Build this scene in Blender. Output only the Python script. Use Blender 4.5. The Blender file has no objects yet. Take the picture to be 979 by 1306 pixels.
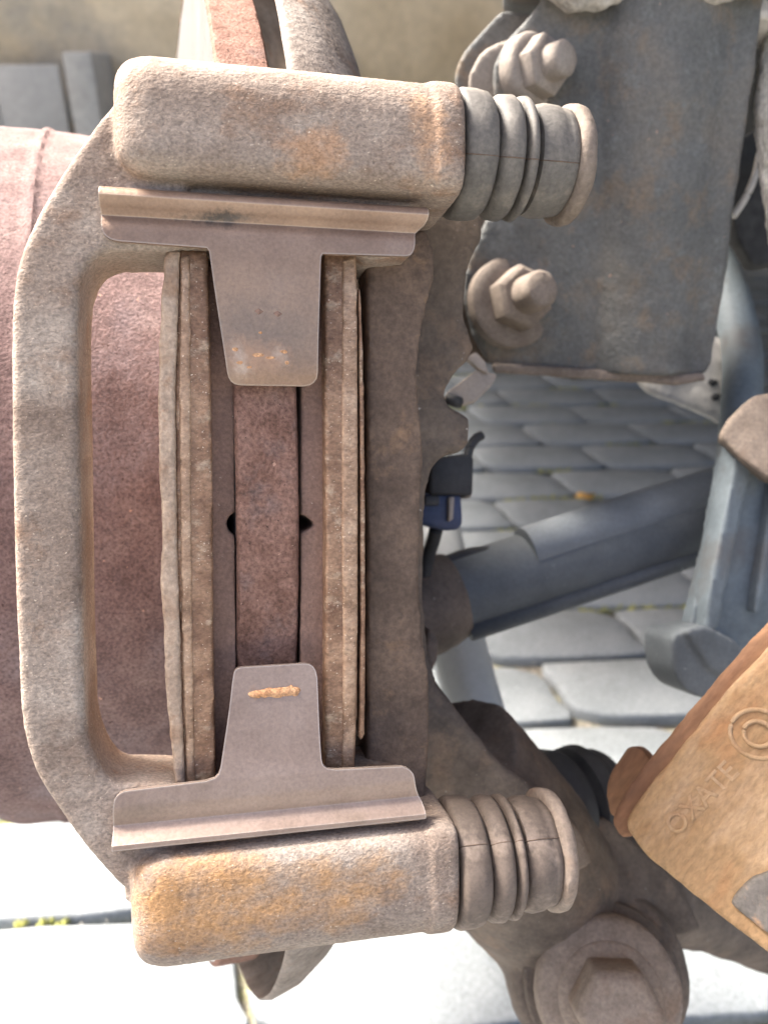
import bpy, bmesh, math, random
from mathutils import Vector, Matrix, noise
rnd = random.Random(7)
PI = math.pi
# ------------------------------------------------------------------ camera, sky, sun, exposure
sc = bpy.context.scene
COL = sc.collection
F = 1000.0                      # focal length in photo pixels (photo 979 x 1306)
CAM_H, PITCH = 0.47, math.radians(29.0)
cam_d = bpy.data.cameras.new('camera'); cam = bpy.data.objects.new('camera', cam_d); COL.objects.link(cam)
cam.location = (0, 0, CAM_H); cam.rotation_euler = (PI/2 - PITCH, 0, 0)
cam_d.sensor_fit = 'VERTICAL'; cam_d.sensor_height = 36.0; cam_d.lens = 36.0*F/1306.0
cam_d.clip_start = 0.01; cam_d.clip_end = 500
cam_d.dof.use_dof = True; cam_d.dof.focus_distance = 0.138; cam_d.dof.aperture_fstop = 21
sc.camera = cam
SUN_EL, SUN_AZ = math.radians(51), math.radians(-58)     # azimuth measured from +Y towards +X
w = bpy.data.worlds.new('World'); sc.world = w; w.use_nodes = True
nt = w.node_tree; bg = nt.nodes['Background']
sky = nt.nodes.new('ShaderNodeTexSky'); sky.sky_type = 'NISHITA'; sky.sun_disc = False
sky.sun_elevation = SUN_EL; sky.sun_rotation = SUN_AZ; sky.air_density = 0.7; sky.dust_density = 9.0; sky.ozone_density = 0.4
nt.links.new(sky.outputs[0], bg.inputs[0]); bg.inputs[1].default_value = 0.13
sun_d = bpy.data.lights.new('sun', 'SUN'); sun = bpy.data.objects.new('sun', sun_d); COL.objects.link(sun)
sun_d.energy = 4.2; sun_d.angle = math.radians(18); sun_d.color = (1, .95, .88)
sd = Vector((math.sin(SUN_AZ)*math.cos(SUN_EL), math.cos(SUN_AZ)*math.cos(SUN_EL), math.sin(SUN_EL)))
sun.rotation_euler = (-sd).to_track_quat('-Z', 'Y').to_euler(); sun.location = sd*5
sc.view_settings.view_transform = 'Standard'; sc.view_settings.look = 'None'
sc.view_settings.exposure = 2.1; sc.view_settings.gamma = 1.0
sc.view_settings.use_curve_mapping = False
sc.cycles.max_bounces = 6

# ------------------------------------------------------------------ frames: everything near is laid out in mm (x right, y up, z away)
cp, sp = math.cos(PITCH), math.sin(PITCH)
def W(p):                       # mm -> world metres
    x, y, z = p[0]/1000, p[1]/1000, p[2]/1000
    return Vector((x, z*cp + y*sp, CAM_H + y*cp - z*sp))
def ray(px, py): return Vector(((px-489.5)/F, (653-py)/F, 1.0))
def P(px, py, z): return ray(px, py)*z
class Frame:
    def __init__(s, o, ex, ey, ez):
        s.o, s.ex, s.ey, s.ez = Vector(o), Vector(ex).normalized(), Vector(ey).normalized(), Vector(ez).normalized()
    def __call__(s, u, v, t): return s.o + s.ex*u + s.ey*v + s.ez*t
    def uv(s, px, py, t=0.0):
        d = ray(px, py); lam = (t + s.o.dot(s.ez))/d.dot(s.ez); q = d*lam - s.o
        return q.dot(s.ex), q.dot(s.ey)
AX = Vector((4900, 92, 1060)).normalized()                # wheel axis, pointing inboard
_k = Vector((0, .042, 1)); RD = (_k - AX*_k.dot(AX)).normalized()           # from the near rim towards the axle
UP = RD.cross(AX).normalized()
if UP.y < 0: UP = -UP
D1 = 140.0
F0 = Frame(P(341.5, 611, D1), AX, UP, RD)
_m = Matrix.Rotation(math.radians(-5.0), 3, UP)
AXD, RDD = _m @ AX, _m @ RD
if AXD.z < AX.z: _m = _m.transposed(); AXD, RDD = _m @ AX, _m @ RD
def facing(px, py, z, yaw=0, pitch=0):                     # a frame whose ez points away from the camera
    ez = Matrix.Rotation(yaw, 3, 'Y') @ Matrix.Rotation(pitch, 3, 'X') @ Vector((0, 0, 1))
    ex = Vector((0, 1, 0)).cross(ez); ey = ez.cross(ex)
    return Frame(P(px, py, z), ex, ey, ez)
def along(px, py, z, yaw=0, pitch=0):                      # the same, turned to lie square to the line of sight
    d = ray(px, py); return facing(px, py, z, math.atan(d.x) + yaw, -math.atan2(d.y, math.hypot(d.x, 1)) + pitch)

# ------------------------------------------------------------------ materials
MAT = {}                                                   # base colours; those of the pads and inboard leg carry painted light
def hexc(c): return (*c, 1.0)
def material(name, cols, scale=0.12, rough=.8, metal=0.0, bump=.5, grain=1.2, patches=(), speck=None, fine=.35, dist=.0004, stretch=(1,1,1), spec=.35, stains=(), zdir=None, edge=None):
    m = bpy.data.materials.new(name); m.use_nodes = True; n = m.node_tree.nodes; l = m.node_tree.links
    b = n['Principled BSDF']; b.inputs['Roughness'].default_value = rough; b.inputs['Metallic'].default_value = metal
    b.inputs['Specular IOR Level'].default_value = spec
    tc = n.new('ShaderNodeTexCoord'); mp = n.new('ShaderNodeMapping'); mp.inputs['Scale'].default_value = [1000*k for k in stretch]
    src = tc.outputs['Object']
    if zdir is not None:                                   # turn the pattern so its local z runs along zdir
        m0 = n.new('ShaderNodeMapping'); m0.inputs['Rotation'].default_value = zdir.rotation_difference(Vector((0,0,1))).to_euler(); l.new(src, m0.inputs[0]); src = m0.outputs[0]
    l.new(src, mp.inputs[0]); co = mp.outputs[0]
    def nz(sc_, det=4, ro=.6, off=0):
        t = n.new('ShaderNodeTexNoise'); t.inputs['Scale'].default_value = sc_; t.inputs['Detail'].default_value = det; t.inputs['Roughness'].default_value = ro
        if off:
            a = n.new('ShaderNodeVectorMath'); a.operation = 'ADD'; a.inputs[1].default_value = (off, off*1.7, off*.6); l.new(co, a.inputs[0]); l.new(a.outputs[0], t.inputs['Vector'])
        else: l.new(co, t.inputs['Vector'])
        return t.outputs[0]
    r = n.new('ShaderNodeValToRGB'); e = r.color_ramp.elements
    while len(e) < len(cols): e.new(.5)
    for i, c in enumerate(cols): e[i].position = .3 + .4*i/max(1, len(cols)-1); e[i].color = hexc(c)
    l.new(nz(scale), r.inputs[0]); col = r.outputs[0]
    def mix(a, bcol, fac, mode='MIX'):
        x = n.new('ShaderNodeMix'); x.data_type = 'RGBA'; x.blend_type = mode
        l.new(a, x.inputs[6])
        if isinstance(bcol, tuple): x.inputs[7].default_value = hexc(bcol)
        else: l.new(bcol, x.inputs[7])
        if isinstance(fac, float): x.inputs[0].default_value = fac
        else: l.new(fac, x.inputs[0])
        return x.outputs[2]
    for k, (pc, ps, lo, hi) in enumerate(patches):
        mr = n.new('ShaderNodeMapRange'); mr.inputs[1].default_value = lo; mr.inputs[2].default_value = hi
        l.new(nz(ps, 5, .65, 13.0*(k+1)), mr.inputs[0]); col = mix(col, pc, mr.outputs[0])
    for k, (scol, a_, b_, rad, soft, amt) in enumerate(stains):   # stain with a shape of its own: capsule a-b (mm), broken up by noise
        gp = n.new('ShaderNodeNewGeometry'); A, B = W(a_), W(b_); ab = B-A
        def vm(op, x, y=None, z=None):
            q = n.new('ShaderNodeVectorMath'); q.operation = op
            for i_, val in enumerate((x, y, z)):
                if val is None: continue
                if isinstance(val, (Vector, tuple)): q.inputs[i_].default_value = tuple(val)
                else: l.new(val, q.inputs[i_])
            return q
        def mt(op, x, y=None, clamp=False):
            q = n.new('ShaderNodeMath'); q.operation = op; q.use_clamp = clamp
            for i_, val in enumerate((x, y)):
                if val is None: continue
                if isinstance(val, (int, float)): q.inputs[i_].default_value = val
                else: l.new(val, q.inputs[i_])
            return q.outputs[0]
        pa = vm('SUBTRACT', gp.outputs['Position'], A).outputs[0]
        h_ = mt('DIVIDE', vm('DOT_PRODUCT', pa, ab).outputs['Value'], max(ab.length_squared, 1e-12), True)
        sc1 = n.new('ShaderNodeVectorMath'); sc1.operation = 'SCALE'; sc1.inputs[0].default_value = tuple(ab); l.new(h_, sc1.inputs['Scale'])
        dd = vm('LENGTH', vm('SUBTRACT', pa, sc1.outputs[0]).outputs[0]).outputs['Value']
        e_ = mt('SUBTRACT', 1.0, mt('DIVIDE', dd, rad/1000))
        e_ = mt('ADD', e_, mt('MULTIPLY', mt('SUBTRACT', nz(1.6/rad if rad > 3 else .8, 5, .7, 21.0+k), .5), 2.2))
        mr = n.new('ShaderNodeMapRange'); mr.inputs[1].default_value = 0; mr.inputs[2].default_value = soft; mr.inputs[4].default_value = amt
        l.new(e_, mr.inputs[0]); col = mix(col, scol, mr.outputs[0])
    g = nz(grain, 3, .6, 5.0)
    gr = n.new('ShaderNodeMapRange'); gr.inputs[1].default_value = .3; gr.inputs[2].default_value = .7; gr.inputs[3].default_value = 1-fine; gr.inputs[4].default_value = 1+fine
    l.new(g, gr.inputs[0]); cb = n.new('ShaderNodeCombineColor')
    for i in range(3): l.new(gr.outputs[0], cb.inputs[i])
    col = mix(col, cb.outputs[0], 1.0, 'MULTIPLY')
    for kk, (scol, ss, th) in enumerate(speck if isinstance(speck, list) else [speck] if speck else []):
        mr = n.new('ShaderNodeMapRange'); mr.inputs[1].default_value = th; mr.inputs[2].default_value = th+.06
        l.new(nz(ss, 2, .5, 31.0+17*kk), mr.inputs[0]); col = mix(col, scol, mr.outputs[0])
    if edge:                                               # paint and rust rubbed off sharp edges
        bv = n.new('ShaderNodeBevel'); bv.samples = 4; bv.inputs[0].default_value = edge[1]; ge = n.new('ShaderNodeNewGeometry')
        dp = n.new('ShaderNodeVectorMath'); dp.operation = 'DOT_PRODUCT'; l.new(bv.outputs[0], dp.inputs[0]); l.new(ge.outputs['Normal'], dp.inputs[1])
        mr = n.new('ShaderNodeMapRange'); mr.inputs[1].default_value = .97; mr.inputs[2].default_value = .75; mr.inputs[4].default_value = edge[2]
        l.new(dp.outputs['Value'], mr.inputs[0]); col = mix(col, edge[0], mr.outputs[0])
    l.new(col, b.inputs['Base Color'])
    if bump:
        bp = n.new('ShaderNodeBump'); bp.inputs['Strength'].default_value = bump; bp.inputs['Distance'].default_value = dist
        ad = n.new('ShaderNodeMath'); ad.operation = 'ADD'; l.new(g, ad.inputs[0]); l.new(nz(grain*.3, 4, .65, 9.0), ad.inputs[1])
        l.new(ad.outputs[0], bp.inputs['Height']); l.new(bp.outputs[0], b.inputs['Normal'])
    rr = n.new('ShaderNodeMapRange'); rr.inputs[3].default_value = max(.05, rough-.15); rr.inputs[4].default_value = min(1, rough+.12)
    l.new(g, rr.inputs[0]); l.new(rr.outputs[0], b.inputs['Roughness'])
    MAT[name] = m
    return m
material('cast_iron', [(.165,.117,.09), (.25,.194,.156), (.32,.265,.222)], .06, .88, 0, .55, 2.2,
         patches=[((.235,.135,.08), .11, .54, .75), ((.37,.315,.265), .045, .5, .68), ((.12,.085,.065), .3, .66, .78)], speck=[((.58,.48,.38), 2.2, .69)], stretch=(1,1,.7), zdir=W(AX*1000)-W((0,0,0)), fine=.34,
         stains=[((.46,.25,.10), P(225,1175,128), P(470,1150,130), 10, .7, .8), ((.22,.14,.10), P(250,1085,128), P(520,1075,130), 5, .8, .7), ((.44,.24,.12), P(390,200,128), P(420,190,128), 5, .8, .6), ((.50,.30,.17), P(545,130,130), P(560,240,130), 4, .8, .7), ((.20,.13,.09), P(110,600,136), P(110,930,136), 6, .9, .6)])  # the dark ones just darken below the lower clip and the bridge's inner edge
material('cast_iron_inner', [(.085,.058,.042), (.13,.09,.066), (.175,.12,.085)], .1, .8, 0, .6, 1.0,  # less dusty iron, darkened further to paint in the shade on the inboard leg
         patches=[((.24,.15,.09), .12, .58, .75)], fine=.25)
material('disc_rust', [(.125,.082,.077), (.18,.12,.112), (.215,.15,.138)], .1, .95, 0, .6, 1.3,
         patches=[((.20,.15,.15), .04, .5, .68)], speck=[((.48,.29,.22), .5, .73), ((.09,.055,.05), .9, .69)], fine=.4, spec=.15)
material('rim_rust', [(.16,.088,.066), (.23,.132,.102), (.275,.165,.13)], .2, .95, 0, .7, 1.5,
         patches=[((.17,.125,.115), .12, .55, .75)], speck=[((.46,.28,.21), .9, .72), ((.08,.05,.042), 1.1, .69)], fine=.4, spec=.1)
material('disc_face', [(.42,.43,.43), (.55,.56,.56)], .05, .35, .8, .15, 1.0, fine=.12)
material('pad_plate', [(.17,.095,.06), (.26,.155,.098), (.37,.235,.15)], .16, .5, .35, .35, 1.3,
         patches=[((.44,.33,.23), .2, .55, .7)], speck=((.75,.62,.48), 2.2, .68), fine=.3, stretch=(1,1,1.6))  # pale gold specks paint sparkles into the plate colour
material('pad_plate_lit', [(.26,.16,.10), (.38,.25,.165), (.50,.36,.25)], .16, .48, .3, .4, 1.3,  # lighter copy of the plate colour, painting in the sunlit line on each pad
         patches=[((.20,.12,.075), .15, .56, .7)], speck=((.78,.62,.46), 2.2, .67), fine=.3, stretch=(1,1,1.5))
material('pad_shim', [(.30,.215,.155), (.42,.32,.24), (.28,.175,.11)], .12, .6, .1, .5, 1.4, patches=[((.30,.18,.11), .2, .58, .7)], fine=.25)
material('friction', [(.17,.105,.08), (.235,.148,.115), (.275,.175,.135)], .1, .9, 0, .5, 1.6, speck=((.45,.36,.29), 1.8, .72), fine=.22)
material('clip_steel', [(.24,.16,.115), (.31,.215,.158), (.36,.265,.205)], .04, .42, .5, .25, 1.6,
         patches=[((.36,.25,.18), .05, .5, .7)], fine=.12, dist=.0002, edge=((.62,.54,.47), .0005, .8),
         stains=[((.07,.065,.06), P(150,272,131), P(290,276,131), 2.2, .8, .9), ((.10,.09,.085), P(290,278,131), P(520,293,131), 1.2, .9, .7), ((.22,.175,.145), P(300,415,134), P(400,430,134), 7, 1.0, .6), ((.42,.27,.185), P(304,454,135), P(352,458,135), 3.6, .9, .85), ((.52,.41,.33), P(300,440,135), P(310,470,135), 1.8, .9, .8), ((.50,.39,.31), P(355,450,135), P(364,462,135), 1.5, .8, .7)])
material('clip_steel_clean', [(.25,.185,.15), (.31,.235,.195), (.35,.27,.225)], .06, .45, .4, .2, 1.6,
         patches=[((.25,.19,.15), .08, .6, .74)], fine=.12, dist=.0002, edge=((.66,.6,.55), .0005, .8),
         stains=[((.45,.25,.13), P(328,886,136), P(376,882,136), 2.0, .8, .9), ((.20,.16,.135), P(160,1040,131), P(530,1012,131), 2.5, .9, .5)])
material('weld_rust', [(.45,.22,.10), (.6,.36,.2)], .5, .7, 0, .8, 2.0)
material('boot_rubber', [(.085,.078,.072), (.13,.12,.108), (.18,.162,.142)], .09, .7, 0, .4, 1.2,
         patches=[((.26,.22,.18), .06, .55, .72)], fine=.2, dist=.0002)
material('rubber_dust', [(.13,.112,.096), (.19,.163,.138), (.235,.20,.17)], .1, .75, 0, .35, 1.4,
         patches=[((.30,.25,.205), .07, .52, .7)], fine=.15, dist=.0002)
material('rubber_warm', [(.09,.07,.057), (.135,.105,.085), (.185,.145,.118)], .1, .75, 0, .35, 1.4,
         patches=[((.33,.26,.21), .07, .5, .68)], fine=.15, dist=.0002)
material('strut_paint', [(.10,.102,.10), (.13,.131,.127), (.165,.15,.13)], .04, .7, .05, .5, .8,
         patches=[((.20,.15,.105), .07, .52, .74), ((.17,.18,.178), .18, .58, .76), ((.06,.06,.06), .03, .56, .8)], speck=((.38,.26,.2), .5, .73), fine=.2, dist=.0006)
material('knuckle_iron', [(.085,.066,.053), (.135,.105,.083), (.18,.14,.11)], .08, .75, .05, .6, .8,
         patches=[((.20,.14,.10), .07, .55, .7)], speck=((.4,.36,.32), .8, .73), fine=.2)
material('bolt_dust', [(.14,.11,.088), (.195,.157,.127), (.24,.195,.16)], .1, .8, 0, .5, 1.0, fine=.2)
material('bolt_pale', [(.22,.185,.155), (.285,.245,.21), (.335,.295,.255)], .1, .85, 0, .4, 1.0, fine=.15)
material('bolt_rust', [(.20,.155,.122), (.27,.215,.172), (.23,.16,.115)], .09, .8, 0, .5, 1.0, fine=.2)
material('arm_grey', [(.085,.095,.102), (.115,.127,.136), (.15,.162,.172)], .03, .66, .05, .3, .8, speck=((.4,.42,.44), .5, .75), fine=.12)
material('sleeve_grey', [(.14,.155,.165), (.18,.197,.21), (.215,.232,.245)], .03, .62, .05, .2, .8, speck=((.45,.47,.5), .5, .76), fine=.1)
material('link_blue', [(.10,.12,.133), (.15,.177,.193), (.12,.115,.11)], .04, .6, 0, .3, .6, fine=.12)
material('tube_pale', [(.42,.44,.45), (.5,.52,.53)], .02, .45, .2, .1, .5, fine=.06)
material('black_plastic', [(.025,.025,.027), (.05,.05,.052)], .1, .6, 0, .2, .8, fine=.15)
material('blue_plastic', [(.035,.05,.10), (.06,.075,.14)], .1, .5, 0, .2, .8, fine=.15)
CZ = (W(P(979,800,168)) - W(P(785,1035,168))).normalized()
material('caliper_rust', [(.25,.145,.068), (.31,.195,.10), (.36,.245,.14)], .07, .9, 0, .6, 1.2,
         patches=[((.42,.295,.19), .06, .48, .72), ((.29,.145,.065), .08, .54, .76), ((.20,.115,.07), .12, .68, .8)], fine=.2, stretch=(1,1,.42), zdir=CZ)
material('caliper_dark', [(.15,.075,.042), (.21,.11,.06), (.27,.15,.085)], .09, .9, 0, .5, .8, fine=.2, stretch=(1,1,.3), zdir=CZ)
material('shield_rust', [(.15,.115,.092), (.235,.195,.165), (.30,.26,.225)], .09, .85, 0, .7, .9,
         patches=[((.10,.075,.06), .14, .6, .72), ((.24,.15,.10), .1, .58, .74)], fine=.25)
material('bare_grey', [(.13,.115,.10), (.18,.16,.14)], .1, .7, .2, .4, 1, patches=[((.42,.25,.14), .15, .55, .7)], fine=.2)
material('alloy_pale', [(.42,.40,.37), (.56,.53,.49)], .05, .7, 0, .4, .5, fine=.12)
material('dirt_pale', [(.34,.32,.28), (.48,.45,.40), (.58,.55,.5)], .1, .95, 0, 1.0, .5, fine=.3, dist=.001)
material('tab_steel', [(.30,.255,.215), (.38,.325,.275)], .06, .55, .2, .2, 1, fine=.12)
material('underseal', [(.03,.03,.03), (.05,.05,.05)], .02, .85, 0, .5, .2, dist=.001)
material('paver', [(.165,.182,.19), (.21,.228,.237), (.25,.268,.277)], .012, .9, 0, .5, .35,
         patches=[((.15,.165,.165), .006, .55, .7)], speck=((.40,.42,.42), .35, .71), fine=.2, dist=.0012)
material('sand', [(.20,.18,.14), (.30,.27,.22), (.22,.22,.12)], .02, .95, 0, 1.0, .25, patches=[((.30,.31,.10), .02, .56, .68)], fine=.35, dist=.003)
material('grit', [(.28,.27,.24), (.38,.36,.33)], .05, .9, 0, .4, .3, fine=.2)
material('moss', [(.22,.24,.06), (.38,.36,.12)], .04, .95, 0, 0, .3, fine=.3)
material('leaf', [(.62,.38,.10), (.55,.30,.08)], .08, .7, 0, .2, .5, fine=.2)
material('plaster', [(.50,.40,.26), (.62,.51,.35), (.68,.58,.42)], .003, .95, 0, .6, .04,
         patches=[((.33,.30,.25), .002, .5, .7)], fine=.1, dist=.004)
material('concrete', [(.33,.315,.28), (.40,.385,.345), (.45,.43,.385)], .004, .9, 0, .5, .05, fine=.15, dist=.004)
material('gate_grey', [(.34,.325,.29), (.42,.40,.36)], .004, .6, .1, .2, .05, fine=.1)

# ------------------------------------------------------------------ object helpers
def tag(o, label=None, cat=None, group=None, kind=None):
    if label: o['label'] = label
    if cat: o['category'] = cat
    if group: o['group'] = group
    if kind: o['kind'] = kind
    return o
def thing(name, base, label, cat, group=None):             # Empty at a point given in mm
    o = bpy.data.objects.new(name, None); COL.objects.link(o); o.location = W(base); o.empty_display_size = .01
    return tag(o, label, cat, group)
def wloc(o):
    p = Vector((0,0,0))
    while o: p = p + o.location; o = o.parent
    return p
def obj(name, mesh_mm, mat, parent=None, smooth=True, world=False, angle=None):
    """mesh_mm: (verts, faces) or bpy mesh in mm; links ONE mesh object with its origin at its centre"""
    if isinstance(mesh_mm, tuple):
        me = bpy.data.meshes.new(name); me.from_pydata([tuple(v) for v in mesh_mm[0]], [], mesh_mm[1])
    else: me = mesh_mm; me.name = name
    if not world:
        for v in me.vertices: v.co = W(v.co)
    c = Vector((0,0,0)); lo = Vector((1e9,)*3); hi = -lo
    for v in me.vertices:
        for i in range(3): lo[i] = min(lo[i], v.co[i]); hi[i] = max(hi[i], v.co[i])
    c = (lo+hi)/2
    me.transform(Matrix.Translation(-c))
    bm = bmesh.new(); bm.from_mesh(me); bmesh.ops.recalc_face_normals(bm, faces=bm.faces); bm.to_mesh(me); bm.free()
    me.update()
    if smooth:
        me.polygons.foreach_set('use_smooth', [True]*len(me.polygons))
        if angle: me.set_sharp_from_angle(angle=math.radians(angle))
    if mat: me.materials.append(MAT[mat])
    o = bpy.data.objects.new(name, me); COL.objects.link(o)
    if parent: o.parent = parent; o.location = c - wloc(parent)
    else: o.location = c
    return o
def join(*ms):
    V, Fc = [], []
    for v, f in ms:
        k = len(V); V += list(v); Fc += [[i+k for i in q] for q in f]
    return V, Fc
def prism(fr, pts, t0, t1, px=True, ref=None):             # polygon (pixels on plane t=ref) extruded t0..t1
    if px: pts = [fr.uv(x, y, t0 if ref is None else ref) for x, y in pts]
    n = len(pts)
    V = [fr(u, v, t0) for u, v in pts] + [fr(u, v, t1) for u, v in pts]
    return V, [list(range(n)), list(range(2*n-1, n-1, -1))] + [[i, (i+1) % n, n+(i+1) % n, n+i] for i in range(n)]
def perp(d):
    d = Vector(d).normalized(); a = Vector((0,1,0)) if abs(d.y) < .9 else Vector((1,0,0))
    e1 = d.cross(a).normalized(); return d, e1, d.cross(e1).normalized()
def lathe(o, d, prof, n=48, a0=0, a1=2*PI, e1=None, closed=False, caps=True):
    """prof: list of (distance along d, radius); revolve about the axis o + s d"""
    d, x1, x2 = perp(d)
    if e1 is not None: x1 = (Vector(e1) - d*Vector(e1).dot(d)).normalized(); x2 = d.cross(x1)
    full = abs(a1-a0-2*PI) < 1e-6; m = n if full else n+1
    V = []
    for k in range(m):
        a = a0 + (a1-a0)*k/n; e = x1*math.cos(a) + x2*math.sin(a)
        for s, r in prof: V.append(Vector(o) + d*s + e*r)
    q = len(prof); Fc = []
    for k in range(n):
        k2 = (k+1) % m
        for j in range(q-1 if not closed else q):
            j2 = (j+1) % q
            Fc.append([k*q+j, k*q+j2, k2*q+j2, k2*q+j])
    if full and not closed and caps:
        Fc.append([k*q for k in range(m)]); Fc.append([k*q+q-1 for k in range(m-1, -1, -1)])
    if not full and closed:
        Fc.append([j for j in range(q)]); Fc.append([(m-1)*q+j for j in range(q-1, -1, -1)])
    return V, Fc
def hexa(o, d, r, h, ch=.12, e1=None, n=6):                 # chamfered hexagon head / nut
    d, x1, x2 = perp(d)
    if e1 is not None: x1 = (Vector(e1) - d*Vector(e1).dot(d)).normalized(); x2 = d.cross(x1)
    rings = [(0, 1.0), (h*(1-ch), 1.0), (h, 1-ch*1.2)]
    V = [Vector(o) + d*s + (x1*math.cos(2*PI*k/n) + x2*math.sin(2*PI*k/n))*r*q for s, q in rings for k in range(n)]
    Fc = [list(range(n)), list(range(3*n-1, 2*n-1, -1))] + [[j*n+k, j*n+(k+1) % n, (j+1)*n+(k+1) % n, (j+1)*n+k] for j in range(2) for k in range(n)]
    return V, Fc
def tube(pts, rad, n=16, caps=True):                       # swept tube through points, radius may be a list
    pts = [Vector(p) for p in pts]; V = []
    for i, p in enumerate(pts):
        d = (pts[min(i+1, len(pts)-1)] - pts[max(i-1, 0)]); d, x1, x2 = perp(d)
        r = rad[i] if isinstance(rad, (list, tuple)) else rad
        V += [p + (x1*math.cos(2*PI*k/n) + x2*math.sin(2*PI*k/n))*r for k in range(n)]
    Fc = [[i*n+k, i*n+(k+1) % n, (i+1)*n+(k+1) % n, (i+1)*n+k] for i in range(len(pts)-1) for k in range(n)]
    if caps: Fc += [list(range(n)), list(range(len(V)-1, len(V)-n-1, -1))]
    return V, Fc
def spline(pts, m=8):                                      # Catmull-Rom through points
    pts = [Vector(p) for p in pts]; out = []
    for i in range(len(pts)-1):
        p0, p1, p2, p3 = pts[max(i-1,0)], pts[i], pts[i+1], pts[min(i+2, len(pts)-1)]
        for k in range(m):
            t = k/m
            out.append(.5*((2*p1) + (p2-p0)*t + (2*p0-5*p1+4*p2-p3)*t*t + (3*p1-p0-3*p2+p3)*t**3))
    out.append(pts[-1]); return out
def rounded(pts, r, seg=4):                                # round the corners of a 2-D polygon
    out = []; n = len(pts)
    for i in range(n):
        a, b, c = Vector(pts[i-1]), Vector(pts[i]), Vector(pts[(i+1) % n])
        ra = min(r, (a-b).length*.45, (c-b).length*.45)
        p, q = b + (a-b).normalized()*ra, b + (c-b).normalized()*ra
        for k in range(seg+1):
            t = k/seg; out.append(tuple(p*(1-t)**2 + b*2*t*(1-t) + q*t*t))
    return out
def cast(geo, voxel=.7, smooth=6, disp=((.25, .25), (.12, .9)), seed=0.0):
    """fuse closed pieces into one continuous casting: voxel remesh, smooth, rough skin; returns a mesh in mm"""
    me = bpy.data.meshes.new('tmp'); me.from_pydata([tuple(v) for v in geo[0]], [], geo[1])
    bm = bmesh.new(); bm.from_mesh(me); bmesh.ops.recalc_face_normals(bm, faces=bm.faces); bm.to_mesh(me); bm.free()
    o = bpy.data.objects.new('tmp', me); COL.objects.link(o)
    m = o.modifiers.new('r', 'REMESH'); m.mode = 'VOXEL'; m.voxel_size = voxel
    if smooth: s = o.modifiers.new('s', 'SMOOTH'); s.iterations = smooth; s.factor = .5
    dg = bpy.context.evaluated_depsgraph_get(); dg.update()
    out = bpy.data.meshes.new_from_object(o.evaluated_get(dg))
    bpy.data.objects.remove(o); bpy.data.meshes.remove(me)
    rough(out, disp, seed)
    return out
def rough(me, disp, seed=0.0):
    off = Vector((seed, seed*1.3, seed*.7)); nor = [v.normal.copy() for v in me.vertices]
    for v, nn in zip(me.vertices, nor):
        c = v.co.copy(); d = 0.0
        for q in disp:
            k = noise.noise(c*q[1] + off)
            if len(q) == 3:                                # flaked scale: terraces with a step where the noise crosses a level
                k = max(0.0, min(1.0, (noise.fractal(c*q[1] + off, 1.0, 2.0, 3) - q[2])/.10))
            d += q[0]*k
        v.co = c + nn*d
    me.update()
def bevel(geo, w, seg=2, angle=30):
    me = bpy.data.meshes.new('tmp'); me.from_pydata([tuple(v) for v in geo[0]], [], geo[1])
    bm = bmesh.new(); bm.from_mesh(me); bmesh.ops.remove_doubles(bm, verts=bm.verts, dist=1e-4); bmesh.ops.recalc_face_normals(bm, faces=bm.faces)
    ed = [e for e in bm.edges if len(e.link_faces) == 2 and e.calc_face_angle(0) > math.radians(angle)]
    bmesh.ops.bevel(bm, geom=ed, offset=w, segments=seg, affect='EDGES', profile=.5, clamp_overlap=True)
    bm.to_mesh(me); bm.free(); return me
def bevgeo(geo, w_, seg=3):
    me = bevel(geo, w_, seg); r_ = ([v.co.copy() for v in me.vertices], [list(p.vertices) for p in me.polygons]); bpy.data.meshes.remove(me); return r_
def sheet(fr, rows, tfun, thick, ncol=14):
    """sheet metal: rows of (y at x_ref, xl, xr) read at plane t0; tfun gives the pressed profile"""
    V = []
    for (v, ul, ur) in rows:
        for k in range(ncol+1):
            u = ul + (ur-ul)*k/ncol; V.append(fr(u, v, tfun(u, v)))
    nv = len(V)
    for (v, ul, ur) in rows:
        for k in range(ncol+1):
            u = ul + (ur-ul)*k/ncol; V.append(fr(u, v, tfun(u, v) + thick))
    Fc = []; c = ncol+1; R = len(rows)
    for i in range(R-1):
        for k in range(ncol):
            a = [i*c+k, i*c+k+1, (i+1)*c+k+1, (i+1)*c+k]; Fc.append(a); Fc.append([x+nv for x in reversed(a)])
    rim = [k for k in range(c)] + [i*c+ncol for i in range(1, R)] + [(R-1)*c+k for k in range(ncol-1, -1, -1)] + [i*c for i in range(R-2, 0, -1)]
    for i in range(len(rim)):
        a, b = rim[i], rim[(i+1) % len(rim)]; Fc.append([a, a+nv, b+nv, b])
    return V, Fc
def lerp(tab, x):
    if x <= tab[0][0]: return tab[0][1]
    for (a, p), (b, q) in zip(tab, tab[1:]):
        if x <= b: return p + (q-p)*(x-a)/(b-a)
    return tab[-1][1]

# ================================================================== THE SETTING
gs = bpy.data.meshes.new('ground'); g = 60
gs.from_pydata([(-g,-g,-.012), (g,-g,-.012), (g,g,-.012), (-g,g,-.012)], [], [(0,1,2,3)])
ground = tag(obj('ground', gs, 'sand', world=True), 'sandy ground showing in the joints between the grey paving blocks', kind='structure')
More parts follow.
